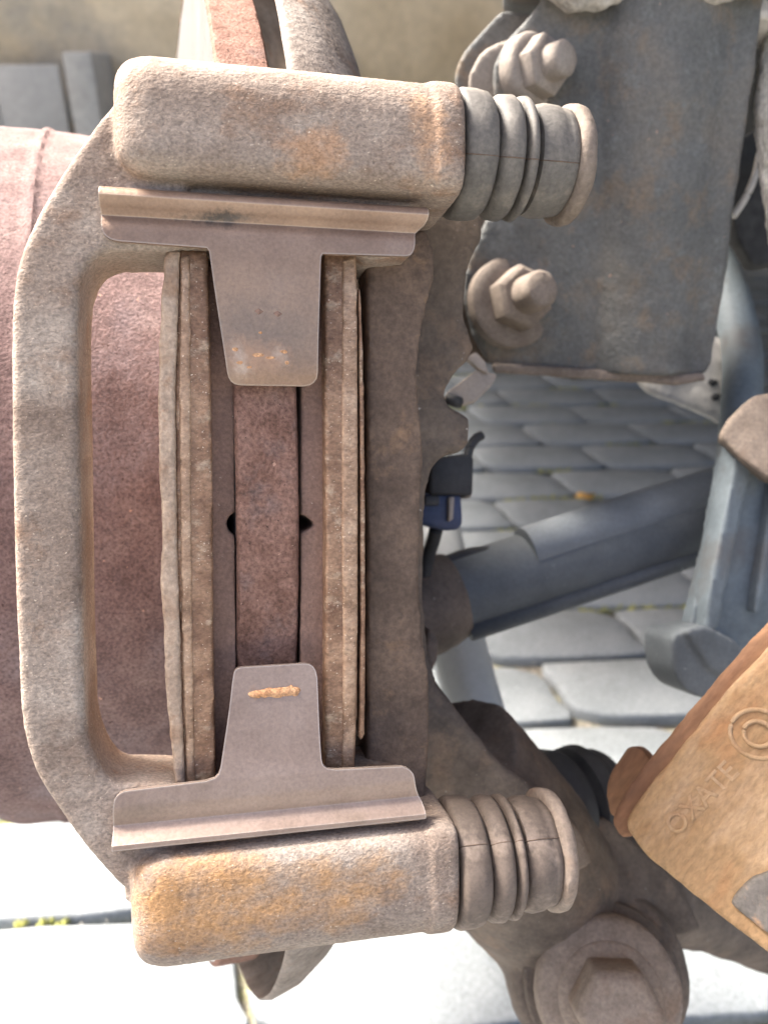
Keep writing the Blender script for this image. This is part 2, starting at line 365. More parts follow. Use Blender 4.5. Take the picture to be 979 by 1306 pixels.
# paving blocks: slanted, softly waved ends, rounded arrises
ROWH, LEN, SL, GAP = .080, .165, .042, .0055
def paver_mesh(seed, L=LEN):
    r = random.Random(seed); h = ROWH/2 - GAP/2; l = L/2 - GAP/2; s = SL/2
    j = lambda: r.uniform(-.0018, .0018)
    out = []
    def end(sign):
        pts = []
        for k in range(7):
            q = -1 + 2*k/6
            pts.append((sign*l - q*s + .006*math.sin(q*PI) + j(), q*h*.999))
        return pts
    R_, L_ = end(1), end(-1)
    poly = R_ + [((R_[-1][0]*(1-t) + L_[-1][0]*t), h + j()) for t in (.33, .66)] + L_[::-1] + [((L_[0][0]*(1-t) + R_[0][0]*t), -h + j()) for t in (.33, .66)]
    # soften the four corners
    poly = [tuple(p) for p in poly]
    def soft(p, k):
        out = []
        for i in range(len(p)):
            a, b, c = Vector(p[i-1]), Vector(p[i]), Vector(p[(i+1) % len(p)])
            ang = (b-a).angle(c-b, 0)
            out.append(tuple(b*(1-k) + (a+c)/2*k) if ang > .5 else tuple(b))
        return out
    poly = soft(poly, .4); n = len(poly)
    rings = [(1.0, -.035), (1.0, -.004), (.985, -.0012), (.955, -.0002), (.5, .0003)]
    V = []
    for q, z in rings:
        for x, y in poly:
            ins = (1-q)*.1
            dx = max(-1, min(1, x/(l))); V.append((x*(1-ins/ l*.55), y*(1-ins/h*.55), z + (0 if z < -.01 else r.uniform(-.0004, .0004))))
    Fc = [[i*n+k, i*n+(k+1) % n, (i+1)*n+(k+1) % n, (i+1)*n+k] for i in range(len(rings)-1) for k in range(n)] + [[(len(rings)-1)*n+k for k in range(n)]]
    me = bpy.data.meshes.new('paving_block'); me.from_pydata(V, [], Fc); me.polygons.foreach_set('use_smooth', [True]*len(me.polygons)); me.materials.append(MAT['paver']); me.update()
    return me
variants = [paver_mesh(i) for i in range(7)]
pavement = bpy.data.objects.new('pavement', None); COL.objects.link(pavement)
tag(pavement, 'pavement of grey concrete blocks with slanted ends laid in rows', kind='structure')
YAW = math.radians(2.5); cy_, sy_ = math.cos(YAW), math.sin(YAW)
restV, restF = [], []
for i in range(-13, 52):
    for k in range(-26, 28):
        x = k*LEN + (i % 2)*LEN*.5 + .012*math.sin(i*2.1) + .02; y = .12 + i*ROWH
        X, Y = x*cy_ - y*sy_, x*sy_ + y*cy_
        near = (-.65 < X < 1.0 and .1 < Y < 1.6)
        m = variants[rnd.randrange(7)]; dz = rnd.uniform(-.003, .0015); rz = YAW + rnd.uniform(-.008, .008)
        if near:
            o = bpy.data.objects.new('paving_block', m); COL.objects.link(o); o.parent = pavement
            o.location = (X, Y, dz); o.rotation_euler = (rnd.uniform(-.006,.006), rnd.uniform(-.006,.006), rz)
        else:
            k0 = len(restV); c, s = math.cos(rz), math.sin(rz)
            restV += [(X + v.co.x*c - v.co.y*s, Y + v.co.x*s + v.co.y*c, v.co.z + dz) for v in m.vertices]
            restF += [[j+k0 for j in p.vertices] for p in m.polygons]
rest = obj('distant_paving', (restV, restF), 'paver', pavement, world=True); tag(rest, kind='stuff')
# moss, sand crumbs in the joints
def crumbs(name, mat, label, cat, size, seed, count, dens, x0, x1, r0, r1):
    r = random.Random(seed); V, Fc = [], []; n = 0
    while n < count:
        i = r.randint(r0, r1); x = r.uniform(x0, x1); y = .12 + (i+.5)*ROWH + r.gauss(0, .0022)
        if noise.noise(Vector((x*9, i*3.7, seed))) < dens: continue
        n += 1; s = size*r.uniform(.4, 1.4)
        c = Vector((x*cy_ - y*sy_, x*sy_ + y*cy_, r.uniform(-.007, -.001))); k = len(V)
        for q in ((1,0,0),(-1,0,0),(0,1,0),(0,-1,0),(0,0,1),(0,0,-.6)): V.append(c + Vector(q)*s*r.uniform(.6, 1.2))
        Fc += [[k+j for j in t] for t in ((0,2,4),(2,1,4),(1,3,4),(3,0,4),(2,0,5),(1,2,5),(3,1,5),(0,3,5))]
    return tag(obj(name, (V, Fc), mat, world=True, smooth=False), label, cat, kind='stuff')
crumbs('moss', 'moss', 'yellow green moss growing in the joints of the paving blocks', 'moss', .0021, 3, 9000, .10, -.6, 1.3, 0, 20)
crumbs('joint_sand', 'grit', 'pale grit and sand crumbs lying along the paving joints', 'grit', .0011, 4, 900, .05, -.6, 1.0, -1, 10)
def onground(px, py, z=0.0):
    d = W(ray(px, py)*1000) - W((0,0,0)); o = W((0,0,0)); t = (z-o.z)/d.z; return o + d*t
lp = onground(745, 638)
leaf = tag(obj('fallen_leaf', ([(lp.x+dx, lp.y+dy, .002+dz) for dx, dy, dz in ((-.013,0,.004),(-.006,.008,.006),(.004,.009,.003),(.013,.002,.007),(.006,-.007,.003),(-.005,-.007,.006),(0,0,.001))] +
       [(lp.x+dx, lp.y+dy, .0012+dz) for dx, dy, dz in ((-.013,0,.004),(-.006,.008,.006),(.004,.009,.003),(.013,.002,.007),(.006,-.007,.003),(-.005,-.007,.006),(0,0,.001))],
       [[i, (i+1) % 6, 6] for i in range(6)] + [[7+(i+1) % 6, 7+i, 13] for i in range(6)] + [[i, 7+i, 7+(i+1) % 6, (i+1) % 6] for i in range(6)]), 'leaf', world=True), 'small curled orange leaf lying on the paving', 'leaf')
# wall behind
def wbox(name, x0, x1, y0, y1, z0, z1, mat, parent=None, bev=.01):
    V = [(x, y, z) for x in (x0, x1) for y in (y0, y1) for z in (z0, z1)]
    Fc = [[0,1,3,2],[4,6,7,5],[0,4,5,1],[2,3,7,6],[0,2,6,4],[1,5,7,3]]
    me = bevel((V, Fc), bev, 2) if bev else (V, Fc)
    return obj(name, me, mat, parent, world=True, angle=35)
wall = bpy.data.objects.new('plaster_wall', None); COL.objects.link(wall); wall.location = (0, 2.6, 0)
tag(wall, 'weathered beige plaster wall standing behind the car', 'wall')
wbox('wall_face', -6, 6, 2.6, 2.85, -.1, 2.6, 'plaster', wall)
gate = bpy.data.objects.new('metal_gate', None); COL.objects.link(gate); gate.location = (-1.35, 2.4, 0)
tag(gate, 'dark grey metal gate of upright boards in front of plaster wall', 'gate')
for k in range(8):
    wbox('board', -2.36+k*.185, -2.36+k*.185+.184, 2.44, 2.47, .03, .50, 'gate_grey', gate, .006)
wbox('rail', -2.38, -.86, 2.472, 2.50, .12, .18, 'gate_grey', gate, .004)
wbox('rail', -2.38, -.86, 2.472, 2.50, .36, .42, 'gate_grey', gate, .004)
wbox('post', -.86, -.78, 2.42, 2.598, -.02, .53, 'concrete', gate, .008)

# ================================================================== BRAKE DISC (axis through O along AX)
u1, _ = F0.uv(301, 612, 0); u2, _ = F0.uv(382, 612, 0)
R = 157.0; RH = 112.0
O = F0(0, 0, 0) + RDD*R
disc = thing('brake_disc', F0(0, 0, R), 'rust red solid brake disc running between the two brake pads', 'brake disc')
def lath_rot(prof, mat, name, parent, n=180, disp=None, e=.0, **kw):
    g_ = lathe(O, AXD, prof, n=n, e1=-RDD, caps=False, **kw)
    me = bpy.data.meshes.new(name); me.from_pydata([tuple(v) for v in g_[0]], [], g_[1]); me.update()
    if disp: rough(me, disp, 3.0)
    return obj(name, me, mat, parent, angle=40)
def dense(prof, step):
    out = []
    for (a, b), (c, d) in zip(prof, prof[1:]):
        n = max(1, int(math.hypot(c-a, d-b)/step))
        out += [(a+(c-a)*k/n, b+(d-b)*k/n) for k in range(n)]
    return out + [prof[-1]]
rim_p = dense([(u1, R-1.4), (u1, R-.8), (u1+.5, R-.1), (u1+1, R), (u2-1, R), (u2-.5, R-.1), (u2, R-.8), (u2, R-1.4)], 1.0)
lath_rot(rim_p, 'rim_rust', 'rim', disc, 900, ((.10, .45), (.10, 1.2)))
lath_rot([(u1+.2, 60), (u1+.2, R-1.3), (u2-.2, R-1.3), (u2-.2, 60)], 'disc_face', 'friction_ring', disc, 120)
uh, _ = F0.uv(2, 612, R-RH*.6)
hat_p = dense([(u1+1, RH-1), (uh+22, RH), (uh+21.2, RH+.7), (uh+20, RH+.7), (uh+19, RH), (uh+8, RH-.4), (uh+4, RH-1.8), (uh+1.4, RH-4.6), (uh, RH-9), (uh, RH-30)], 1.5)
hat = lath_rot(hat_p, 'disc_rust', 'hat', disc, 420, ((.16, .35), (.10, .9)))
lath_rot([(uh+1, 12), (uh+1, RH-29)], 'disc_rust', 'hat_face', hat, 64)

# dust shield, cut away round the pads
sh = thing('dust_shield', F0(u2+10, 0, R), 'dusty grey sheet steel dust shield curving behind the brake disc', 'dust shield')
R2 = R*1.06
sp_ = [(u2+.6, R2), (u2+1.2, R2+.6), (u2+2.4, R2+.8), (u2+9, R2-1), (u2+15, R2-5), (u2+20, R2-10), (u2+22.5, R2-15), (u2+23, R2-26), (u2+23, R2-36),
       (u2+21.6, R2-36), (u2+21.6, R2-26), (u2+21, R2-15.5), (u2+18.6, R2-11), (u2+14, R2-6.6), (u2+8.6, R2-2.6), (u2+3, R2-.8)]
g_ = lathe(O, AXD, sp_, n=150, a0=math.radians(20), a1=math.radians(340), e1=-RDD, closed=True)
me = bpy.data.meshes.new('shield_plate'); me.from_pydata([tuple(v) for v in g_[0]], [], g_[1]); me.update(); rough(me, ((.25,.12),(.12,.5)), 9)
obj('shield_plate', me, 'shield_rust', sh, angle=40)

# ================================================================== CALIPER BRACKET
br = thing('caliper_bracket', F0(0, 0, 10), 'rusty cast iron caliper bracket framing both brake pads', 'caliper bracket')
def arm(xl, xr, xref, ytop, ybot, t0, ht, n=48, sharp=-1):
    """rounded beam along the axle, cross-section read from the photo at xref"""
    ul = F0.uv(xl, (ytop+ybot)/2, t0-ht)[0]; ur = F0.uv(xr, (ytop+ybot)/2, t0-ht*.6)[0]
    wt = F0.uv(xref, ytop, t0-ht*.35)[1]; wb = F0.uv(xref, ybot, t0-ht*.35)[1]
    wc, hw = (wt+wb)/2, (wt-wb)/2
    secs = [(0, .62), (.5, .76), (1.4, .87), (2.8, .945), (4.6, .985), (6, 1.0)]
    L = ur-ul; st = [(ul+s, k) for s, k in secs] + [(ul+6.2+(L-12.7)*i/8, 1.0) for i in range(1, 8)] + [(ur-5.6, 1.0), (ur-4.8, 1.045), (ur-1.2, 1.05), (ur-.3, 1.02), (ur, .96)]
    V = []
    for u, k in st:
        for i in range(n):
            a = 2*PI*i/n; ca, sa = math.cos(a), math.sin(a); e = 2/6.0 if sa*sharp > 0 else 2/2.45
            V.append(F0(u, wc + hw*k*math.copysign(abs(sa)**e, sa), t0 + ht*k*math.copysign(abs(ca)**e, ca)))
    Fc = [[i*n+k, i*n+(k+1) % n, (i+1)*n+(k+1) % n, (i+1)*n+k] for i in range(len(st)-1) for k in range(n)] + [list(range(n)), list(range(len(V)-1, len(V)-n-1, -1))]
    return (V, Fc), ul, ur, wc, hw
topA, tul, tur, twc, thw = arm(141, 583, 350, 89, 247, 1, 12.5, sharp=-1)
botA, bul, bur, bwc, bhw = arm(163, 577, 350, 1058, 1212, 1.5, 11.5, sharp=1)
OUT_T, OUT_B = -5.0, 11.0
bridge = bevgeo(prism(F0, rounded([(170,110),(136,138),(96,192),(52,262),(22,328),(13,400),(14,560),(18,740),(26,925),(44,990),(108,1082),(166,1146),(235,1150),(235,1000),(142,1000),(122,972),(109,930),(105,800),(102,600),(99,420),(102,362),(116,330),(140,318),(240,318),(240,110)], 30), OUT_T, OUT_B), 3.6)
webT = prism(F0, [(150,160),(525,175),(525,325),(470,330),(455,322),(150,318)], -2.5, 13)
webB = prism(F0, [(150,1003),(455,990),(480,985),(520,990),(520,1140),(160,1150)], -2.5, 13)
legI = prism(F0, rounded([(468,300),(545,290),(556,330),(548,372),(536,430),(532,470),(535,520),(541,570),(536,640),(534,760),(540,820),(549,880),(547,960),(540,1060),(468,1060)], 14), 4.0, 26, ref=4.0)
mb = cast(join(topA, botA, bridge, webT, webB), .5, 5, ((.06, .10), (.035, .42), (.075, 1.2)), 2.0)
obj('bracket_casting', mb, 'cast_iron', br)
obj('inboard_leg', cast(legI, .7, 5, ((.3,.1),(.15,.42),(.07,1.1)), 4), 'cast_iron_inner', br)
# rubber guide-pin boots on the inboard ends of both arms
def boot(uend, wc, hw, label, mat, seed, K, sa_):
    t = thing('guide_pin_boot', F0(uend, wc, 2), label, 'rubber boot', None)
    k = hw
    def seg(name, prof): 
        pr = [(s*K, r) for s, r in prof]; g_ = lathe(F0(uend, wc, .4), AX, pr, n=64)
        me = bpy.data.meshes.new(name); me.from_pydata([tuple(v) for v in g_[0]], [], g_[1]); me.update(); rough(me, ((.12,.2),(.05,.8)), seed)
        po = obj(name, me, mat, t, angle=60)
        e_ = (-RD*math.cos(sa_) + UP*math.sin(sa_)); ctr = F0(uend, wc, .4)
        obj('parting_line', tube([ctr + AX*s + e_*(q+.02) for s, q in pr[1:-1]], .09, 6), 'cast_iron_inner', po)
        return po
    r = hw*1.08
    seg('collar', [(-.6, r*.5), (.5, r*.72), (.6, r*.9), (1.0, r*.97), (1.8, r*1.0), (4.5, r*1.0), (6.2, r*.98), (7.0, r*.92), (7.2, r*.74), (7.4, r*.5)])
    seg('bellows_fold', [(7.0, r*.5), (7.6, r*.66), (7.9, r*.86), (9.2, r*.955), (11.4, r*.97), (12.2, r*.92), (12.5, r*.74), (12.7, r*.5)])
    seg('bellows_fold', [(12.4, r*.5), (13.0, r*.66), (13.2, r*.88), (13.5, r*.95), (14.3, r*.965), (14.9, r*.92), (15.2, r*.74), (15.3, r*.5)])
    seg('sleeve', [(15.1, r*.5), (15.7, r*.66), (16.2, r*.84), (18.6, r*.895), (20.8, r*.88), (21.6, r*.84), (22.2, r*.85), (23.4, r*.83), (24.2, r*.72), (24.3, r*.5)])
    return t, r
bt, rt = boot(tur, twc, thw, 'grey dusty rubber guide pin boot on the arm below the strut bolt nut', 'boot_rubber', 1, .95, math.radians(-20))
bb, rb = boot(bur, bwc, bhw, 'brown ribbed rubber guide pin boot above the big flanged bolt', 'rubber_warm', 5, .86, math.radians(38))
def lip(parent, uend, wc, r, K, mat):
    g_ = lathe(F0(uend, wc, 1.2), AX, [(q_*K, w_) for q_, w_ in [(23.6, r*.5), (23.7, r*.9), (24.2, r*.985), (25.2, r*1.0), (26.4, r*.98), (27.2, r*.9), (27.4, r*.5)]], n=64)
    me = bpy.data.meshes.new('l'); me.from_pydata([tuple(v) for v in g_[0]], [], g_[1]); me.update(); rough(me, ((.35,.18),(.1,.6)), 4)
    obj('end_lip', me, mat, parent, angle=60)
lip(bt, tur, twc, rt*.97, .95, 'bolt_dust'); lip(bb, bur, bwc, rb*.97, .86, 'bolt_rust')

# ================================================================== SPRING CLIPS
def clip(name, rows_px, tprof, label, mat, t0, flip):
    """rows_px: (y at x=340, xl, xr)"""
    rows = []
    for y, xl, xr in rows_px:
        v = F0.uv(340, y, t0)[1]; mid = F0(0, v, t0)
        ul, ur = [F0.uv(x, 653-F*(F0(F0.uv(x, y, t0)[0], v, t0).y/F0(F0.uv(x, y, t0)[0], v, t0).z), t0)[0] for x in (xl, xr)]
        rows.append((v, ul, ur))
    ys = [(F0.uv(340, y, t0)[1], t) for y, t in tprof]; ys.sort()
    tf = lambda u, v: lerp(ys, v)
    t = thing(name, F0(0, rows[len(rows)//2][0], t0), label, 'spring clip')
    me_g = sheet(F0, rows, tf, .9, 16)
    obj('pressed_sheet', me_g, mat, t, angle=38)
    return t, tf
TC = -7.0
rt_ = [(246.5,127,541),(249,127,543),(253,127,544),(258,127,544),(264,127,544),(270,127,543),(275,127,541),(279,127.5,536),(283,127.5,532),(288,128,531),(294,128,530.5),(300,129,530),(306,131,529),(311,135,527),(314.5,142,524),(316,152,518)]
rt_ += [(318.5,264,412),(322,267,410),(340,269.5,409.5),(380,275.5,409),(420,282,408.5),(450,287,408.5),(470,290,408.5),(478,292,407.5),(483,295,404),(486.5,300,399),(488,308,392)]
prT = [(246.5,-4.6),(249,-6.2),(253,-7.4),(258,-8.2),(264,-8.4),(270,-7.8),(275,-6.8),(279,-6.0),(283,-5.6),(288,-5.8),(294,-6.2),(300,-6.4),(316,-6.4),(330,-6.3),(400,-5.0),(470,-3.6),(488,-2.9)]
c1, tfT = clip('pad_spring_clip', rt_, prT, 'brown spring clip bolted under the upper bracket arm with two punch marks', 'clip_steel', TC, False)
c1['label'] = 'brown steel pad spring clip under the upper arm with blistered tongue tip'
rb_ = [(856.5,309,392),(858,303,399),(861,300,403),(866,298.5,406),(875,297,408),(900,294,408.5),(930,289.5,409),(960,284.5,410),(978,281.5,411),(985,279,413),(989.5,274,418),(992,262,430)]
rb_ += [(995.5,158,514),(998,152,520),(1001,148,524),(1006,145,528),(1012,144,529.5),(1020,143.5,530.5),(1030,143.5,533),(1038,143.5,536),(1044,143.5,539),(1050,143.5,540.5),(1056,143.5,541),(1062,143.5,541),(1066,144,540.5),(1068,145,540)]
prB = [(856.5,-2.9),(875,-3.3),(930,-4.6),(992,-6.2),(1012,-6.4),(1024,-6.4),(1032,-6.0),(1038,-5.8),(1044,-6.2),(1050,-7.2),(1056,-8.0),(1062,-8.0),(1066,-7.0),(1068,-6.0)]
c2, tfB = clip('pad_spring_clip', rb_, prB, 'grey steel pad spring clip on the lower arm with a rusty weld spot', 'clip_steel_clean', TC, True)
# punch marks / blisters on the upper tongue, weld nugget on the lower one
def blob(fr, px, py, t, rx, ry, h, n=14, seed=0, shape=None):
    r = random.Random(seed); u0, v0 = fr.uv(px, py, t); V = []
    ks = [(1.0, .25), (.85, -.35), (.5, -.8), (.15, -1.0)]
    for q, hh in ks:
        for i in range(n):
            a = 2*PI*i/n; j = 1 + r.uniform(-.22, .22)
            V.append(fr(u0 + rx*q*j*math.cos(a), v0 + ry*q*j*math.sin(a), t + h*hh))
    Fc = [[i*n+k, i*n+(k+1) % n, (i+1)*n+(k+1) % n, (i+1)*n+k] for i in range(3) for k in range(n)] + [list(range(3*n, 4*n))]
    return V, Fc
def onclip(tf, px, py, dt=0.0):
    t = TC
    for _ in range(4): t = tf(*F0.uv(px, py, t))
    return t + dt
wl = []
for dx, dy, rx, ry in ((328,886,1.6,.7),(340,884,1.9,.9),(354,884,2.1,.9),(368,882,2.0,1.0),(376,882,1.0,.9)):
    wl.append(blob(F0, dx, dy, onclip(tfB, dx, dy), rx, ry, .35, seed=dx))
obj('weld_nugget', join(*wl), 'weld_rust', c2.children[0])
for dx, dy in ((330,397),(354,400)):
    obj('punch_mark', blob(F0, dx, dy, onclip(tfT, dx, dy), .75, .65, .12, 4, seed=0), 'friction', c1.children[0], smooth=False)
bl = [blob(F0, dx, dy, onclip(tfT, dx, dy), rx*.5, ry*.5, .05, 9, seed=dx+dy) for dx, dy, rx, ry in ((300,445,1.1,.9),(306,462,1.3,.7),(330,452,2.0,.9),(345,456,1.8,.6),(362,448,1.2,.8),(366,462,.8,.9),(332,424,.7,.5),(318,468,.9,.5))]
obj('rust_blister', join(*bl), 'weld_rust', c1.children[0])

# ================================================================== BRAKE PADS
def slab(pts, t0, t1, voxel=.5, sm=3, disp=((.12,.5),(.08,1.3)), seed=0, ref=None):
    return cast(prism(F0, pts, t0, t1, ref=t0 if ref is None else ref), voxel, sm, disp, seed)
op = thing('brake_pad', F0(u1-5, 0, 4), 'outboard brake pad with pale flaking shim beside the rusty disc hat', 'brake pad', None)
obj('shim', slab([(212,318),(208,336),(209,352),(205,380),(206,400),(202,440),(203,470),(201,510),(203,560),(202,600),(206,650),(207,700),(204,740),(209,800),(210,860),(213,900),(217,940),(219,960),(224,1005),(237,1004),(232,900),(228,760),(225,640),(224,500),(227,400),(230,318)], -3.2, 12, .4, 9, ((.12,.35),(.10,1.1)), 4), 'pad_shim', op)
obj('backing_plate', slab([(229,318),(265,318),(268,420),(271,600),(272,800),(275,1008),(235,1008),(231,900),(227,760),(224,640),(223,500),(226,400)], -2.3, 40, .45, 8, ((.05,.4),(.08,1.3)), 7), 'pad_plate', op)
obj('lit_ridge', slab([(230,326),(243,324),(244,420),(244,520),(244,640),(245,700),(246,800),(248,900),(249,960),(250,1002),(238,1004),(234,900),(231,760),(229,640),(228,500),(229,400)], -2.75, 4, .4, 9, ((.03,.3),(.07,1.3)), 21), 'pad_plate_lit', op)  # slightly raised strip in the lighter colour, a highlight painted along the plate
notch = [(299.5 + 10.5*math.cos(a), 668 + 14*math.sin(a)) for a in [math.radians(k) for k in range(-88, -273, -18)]]
obj('friction_lining', slab([(263,336),(297,336),(298.5,500)] + notch + [(300.5,800),(301,990),(272,990),(268,700)], 2.4, 44, .45, 2, ((.08,.5),(.05,1.4)), 8), 'friction', op)
ip = thing('brake_pad', F0(u2+5, 0, 4), 'inboard brake pad with thin loose shim beside the dark bracket leg', 'brake pad', None)
notch2 = [(383.5 + (13 if abs(k) > 30 else 17)*math.cos(math.radians(k)), 668 + 11*math.sin(math.radians(k))) for k in (-88,-60,-40,-10,20,45,65,88)]
obj('friction_lining', slab([(383.5,336),(418,336),(420,700),(420,985),(383.5,985)] + notch2[::-1], 2.4, 44, .45, 2, ((.08,.5),(.05,1.4)), 12), 'friction', ip)
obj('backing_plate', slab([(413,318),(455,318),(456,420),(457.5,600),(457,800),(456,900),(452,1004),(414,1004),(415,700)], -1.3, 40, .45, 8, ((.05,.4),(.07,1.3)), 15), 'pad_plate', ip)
obj('lit_ridge', slab([(436,330),(455,324),(456,420),(457,600),(456.5,800),(455,900),(451,1000),(436,1000),(437,900),(437,800),(436,700),(436,600),(436,500),(436,400)], -1.75, 4, .4, 9, ((.03,.3),(.06,1.3)), 27), 'pad_plate_lit', ip)
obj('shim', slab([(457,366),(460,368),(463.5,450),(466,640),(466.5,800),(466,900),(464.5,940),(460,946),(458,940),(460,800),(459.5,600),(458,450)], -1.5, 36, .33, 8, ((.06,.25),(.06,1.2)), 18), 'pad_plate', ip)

# ================================================================== STEERING KNUCKLE
kn = thing('steering_knuckle', F0(60, -40, 60), 'dark brown cast steering knuckle behind the caliper bracket', 'steering knuckle')
FK = F0
ka = prism(FK, rounded([(470,250),(560,262),(612,268),(618,300),(600,330),(592,400),(608,450),(580,476),(566,500),(572,520),(600,530),(598,574),(562,584),(548,610),(538,670),(520,700),(470,700)], 14), 26, 58, ref=26)
kb = prism(FK, rounded([(470,680),(536,690),(540,700),(540,760),(546,830),(556,868),(600,930),(640,975),(700,1018),(735,1050),(760,1100),(640,1190),(585,1080),(540,1040),(480,1000),(470,900)], 16), 36, 74, ref=36)
hubk = lathe(F0(u2+23, 0, R), AX, [(-18, 30), (-17, 34), (30, 38), (34, 30)], n=40)
spk = prism(FK, [(470,330),(540,330),(540,1000),(470,1000)], 30, 150, ref=30)
BB0 = P(748, 1222, 236); BD = (P(798, 1306, 188) - BB0).normalized()
boss = lathe(BB0, BD, [(-34, 20), (-30, 25), (14, 25.5), (18, 24.5), (20, 22.5)], n=48)
armk = tube([P(560,980,212), P(650,1080,226), P(730,1180,246)], [24, 25, 25], 24)
kc = cast(join(ka, kb, hubk, spk, boss, armk), 1.1, 6, ((.5,.08),(.25,.3),(.1,.8)), 6)
obj('knuckle_casting', kc, 'knuckle_iron', kn)
me = cast(prism(F0, rounded([(548,868),(560,836),(559,815),(548,800),(540,830)], 3), 60, 70, ref=60), 1.0, 3, ((.1,.3),), 2)
obj('casting_lug', me, 'knuckle_iron', kn)
# big flanged bolt in the lower boss
fb = thing('flanged_bolt', BB0 + BD*22, 'large dusty hexagon bolt with wide flange in the lower boss', 'bolt')
def rl(o, d, prof, name, mat, parent, n=48, disp=((.2,.2),(.08,.7)), seed=0, angle=45):
    g_ = lathe(o, d, dense(prof, 2.0), n=n)
    me = bpy.data.meshes.new(name); me.from_pydata([tuple(v) for v in g_[0]], [], g_[1]); me.update()
    if disp: rough(me, disp, seed)
    return obj(name, me, mat, parent, angle=angle)
rl(BB0, BD, [(10, 10), (10, 21.4), (23, 21.4), (23.8, 20.6), (24, 10)], 'bush_ring', 'knuckle_iron', fb)
rl(BB0, BD, [(22, 8), (22, 18.4), (27, 19.2), (30.5, 19.0), (31.8, 17.5), (32.6, 13), (33, 8)], 'flange', 'bolt_rust', fb, seed=3)
rl(BB0, BD, [(30, 5), (30, 14.0), (32.6, 13.6), (33.4, 12.6), (33.6, 5)], 'collar', 'bolt_rust', fb, seed=8)
me = bevel(hexa(BB0 + BD*33, BD, 11.4, 13, .16), 1.0, 3, 20)
obj('hexagon_head', me, 'bolt_rust', fb, angle=50)

# ================================================================== STRUT
st = thing('suspension_strut', P(760, 470, 262), 'dark dirty suspension strut lower bracket clamped with two bolts', 'suspension strut')
FS = along(760, 300, 246, math.radians(-6), math.radians(0))
so = [(700,-70),(985,-70),(972,20),(960,100),(944,220),(926,350),(914,430),(907,468),(893,482),(850,486),(760,480),(628,470),(606,436),(591,395),(588,365),(597,325),(618,285),(636,240),(650,180),(628,120),(628,92),(642,55),(672,18),(690,0)]
sb = prism(FS, rounded(so, 12), 0, 8, ref=0)
# swelling of the tube behind the clamp plate
cyl = tube([FS(*FS.uv(822,-90,22), 36), FS(*FS.uv(800,250,22), 36), FS(*FS.uv(785,478,22), 36)], [32, 31.5, 31], 40)
cyl2 = tube([FS(*FS.uv(850,-90,10), 16), FS(*FS.uv(830,250,10), 16), FS(*FS.uv(815,470,10), 16)], [24, 23, 22], 40)
lipb = prism(FS, rounded([(626,464),(690,467),(760,471),(850,479),(898,476),(900,486),(862,492),(760,485),(690,480),(630,476)], 3), -2.0, 10, ref=-2.0)
scm = cast(join(sb, cyl, cyl2), 1.2, 8, ((.7,.06),(.35,.2),(.12,.6)), 11)
obj('clamp_bracket', scm, 'strut_paint', st)
obj('bottom_lip', cast(lipb, .7, 4, ((.4,.1),(.15,.4)), 3), 'bolt_dust', st)
back = prism(FS, rounded([(640,12),(618,34),(590,68),(578,95),(582,130),(610,170),(680,180),(690,20)], 10), 26, 31, ref=26)
obj('clamp_flange', cast(back, .9, 4, ((.4,.1),), 2), 'strut_paint', st)
ear = prism(FS, rounded([(640,52),(612,66),(596,96),(600,150),(640,230),(690,230),(690,40)], 10), 9, 25, ref=9)
obj('knuckle_ear', cast(ear, .9, 5, ((.4,.12),(.15,.5)), 5), 'bolt_pale', kn)
ear2 = prism(FS, rounded([(560,270),(640,270),(650,470),(585,455),(560,400)], 10), 9, 30, ref=9)
obj('knuckle_ear', cast(ear2, .9, 5, ((.4,.12),(.15,.5)), 5), 'knuckle_iron', kn)
def clampbolt(base, d, r, label, mat, rot=0.0, wr=1.0, hl=1.0):
    t = thing('clamp_bolt', base, label, 'bolt'); d = Vector(d).normalized(); _, x1, x2 = perp(d)
    rl(base, d, [(-3, 3), (-3, r*1.42*wr), (1.4, r*1.44*wr), (2.6, r*1.32*wr), (3.0, r*.9), (3.1, 3)], 'washer', mat, t, seed=2, disp=((.25,.15),(.1,.5)))
    me = bevel(hexa(base + d*2, d, r, 8.5*hl, .14, e1=x1*math.cos(rot)+x2*math.sin(rot)), .35, 2, 20)
    nut = obj('nut', me, mat, t, angle=50)
    rl(base + d*10*hl, d, [(-1, 2), (-1, r*.60), (8*hl, r*.57), (9.2*hl, r*.48), (9.6*hl, 2)], 'stud_end', mat, nut, seed=6, disp=((.15,.3),))
    return t
cb2 = clampbolt(FS(*FS.uv(651, 386), -.5), (.36, -.02, -.93), 10.2, 'dusty grey clamp bolt with round washer low on the strut bracket', 'bolt_dust', .3)
cb1 = clampbolt(FS(*FS.uv(676, 92), -.5), (.60, -.13, -.76), 8.6, 'pale dust coated clamp bolt and nut high on the strut bracket', 'bolt_pale', .1, .85, .72)
# caked dirt along the top
dt = thing('spring_seat', P(820, -30, 250), 'spring seat edge caked with pale dirt above the strut', 'spring seat')
me = cast(tube(spline([FS(*FS.uv(x_, y_, -4), -4) for x_, y_ in ((660,-44),(720,-16),(760,-14),(830,-40),(920,-26),(990,-38))]), 5.5, 14), 1.0, 3, ((2.0,.12),(.8,.35)), 8)
obj('dirt_crust', me, 'dirt_pale', dt)
me = cast(prism(FS, [(640,-30),(1010,-30),(1010,-160),(640,-160)], -14, 60, ref=0), 1.6, 3, ((.6,.06),), 2)
obj('seat_pan', me, 'strut_paint', dt)
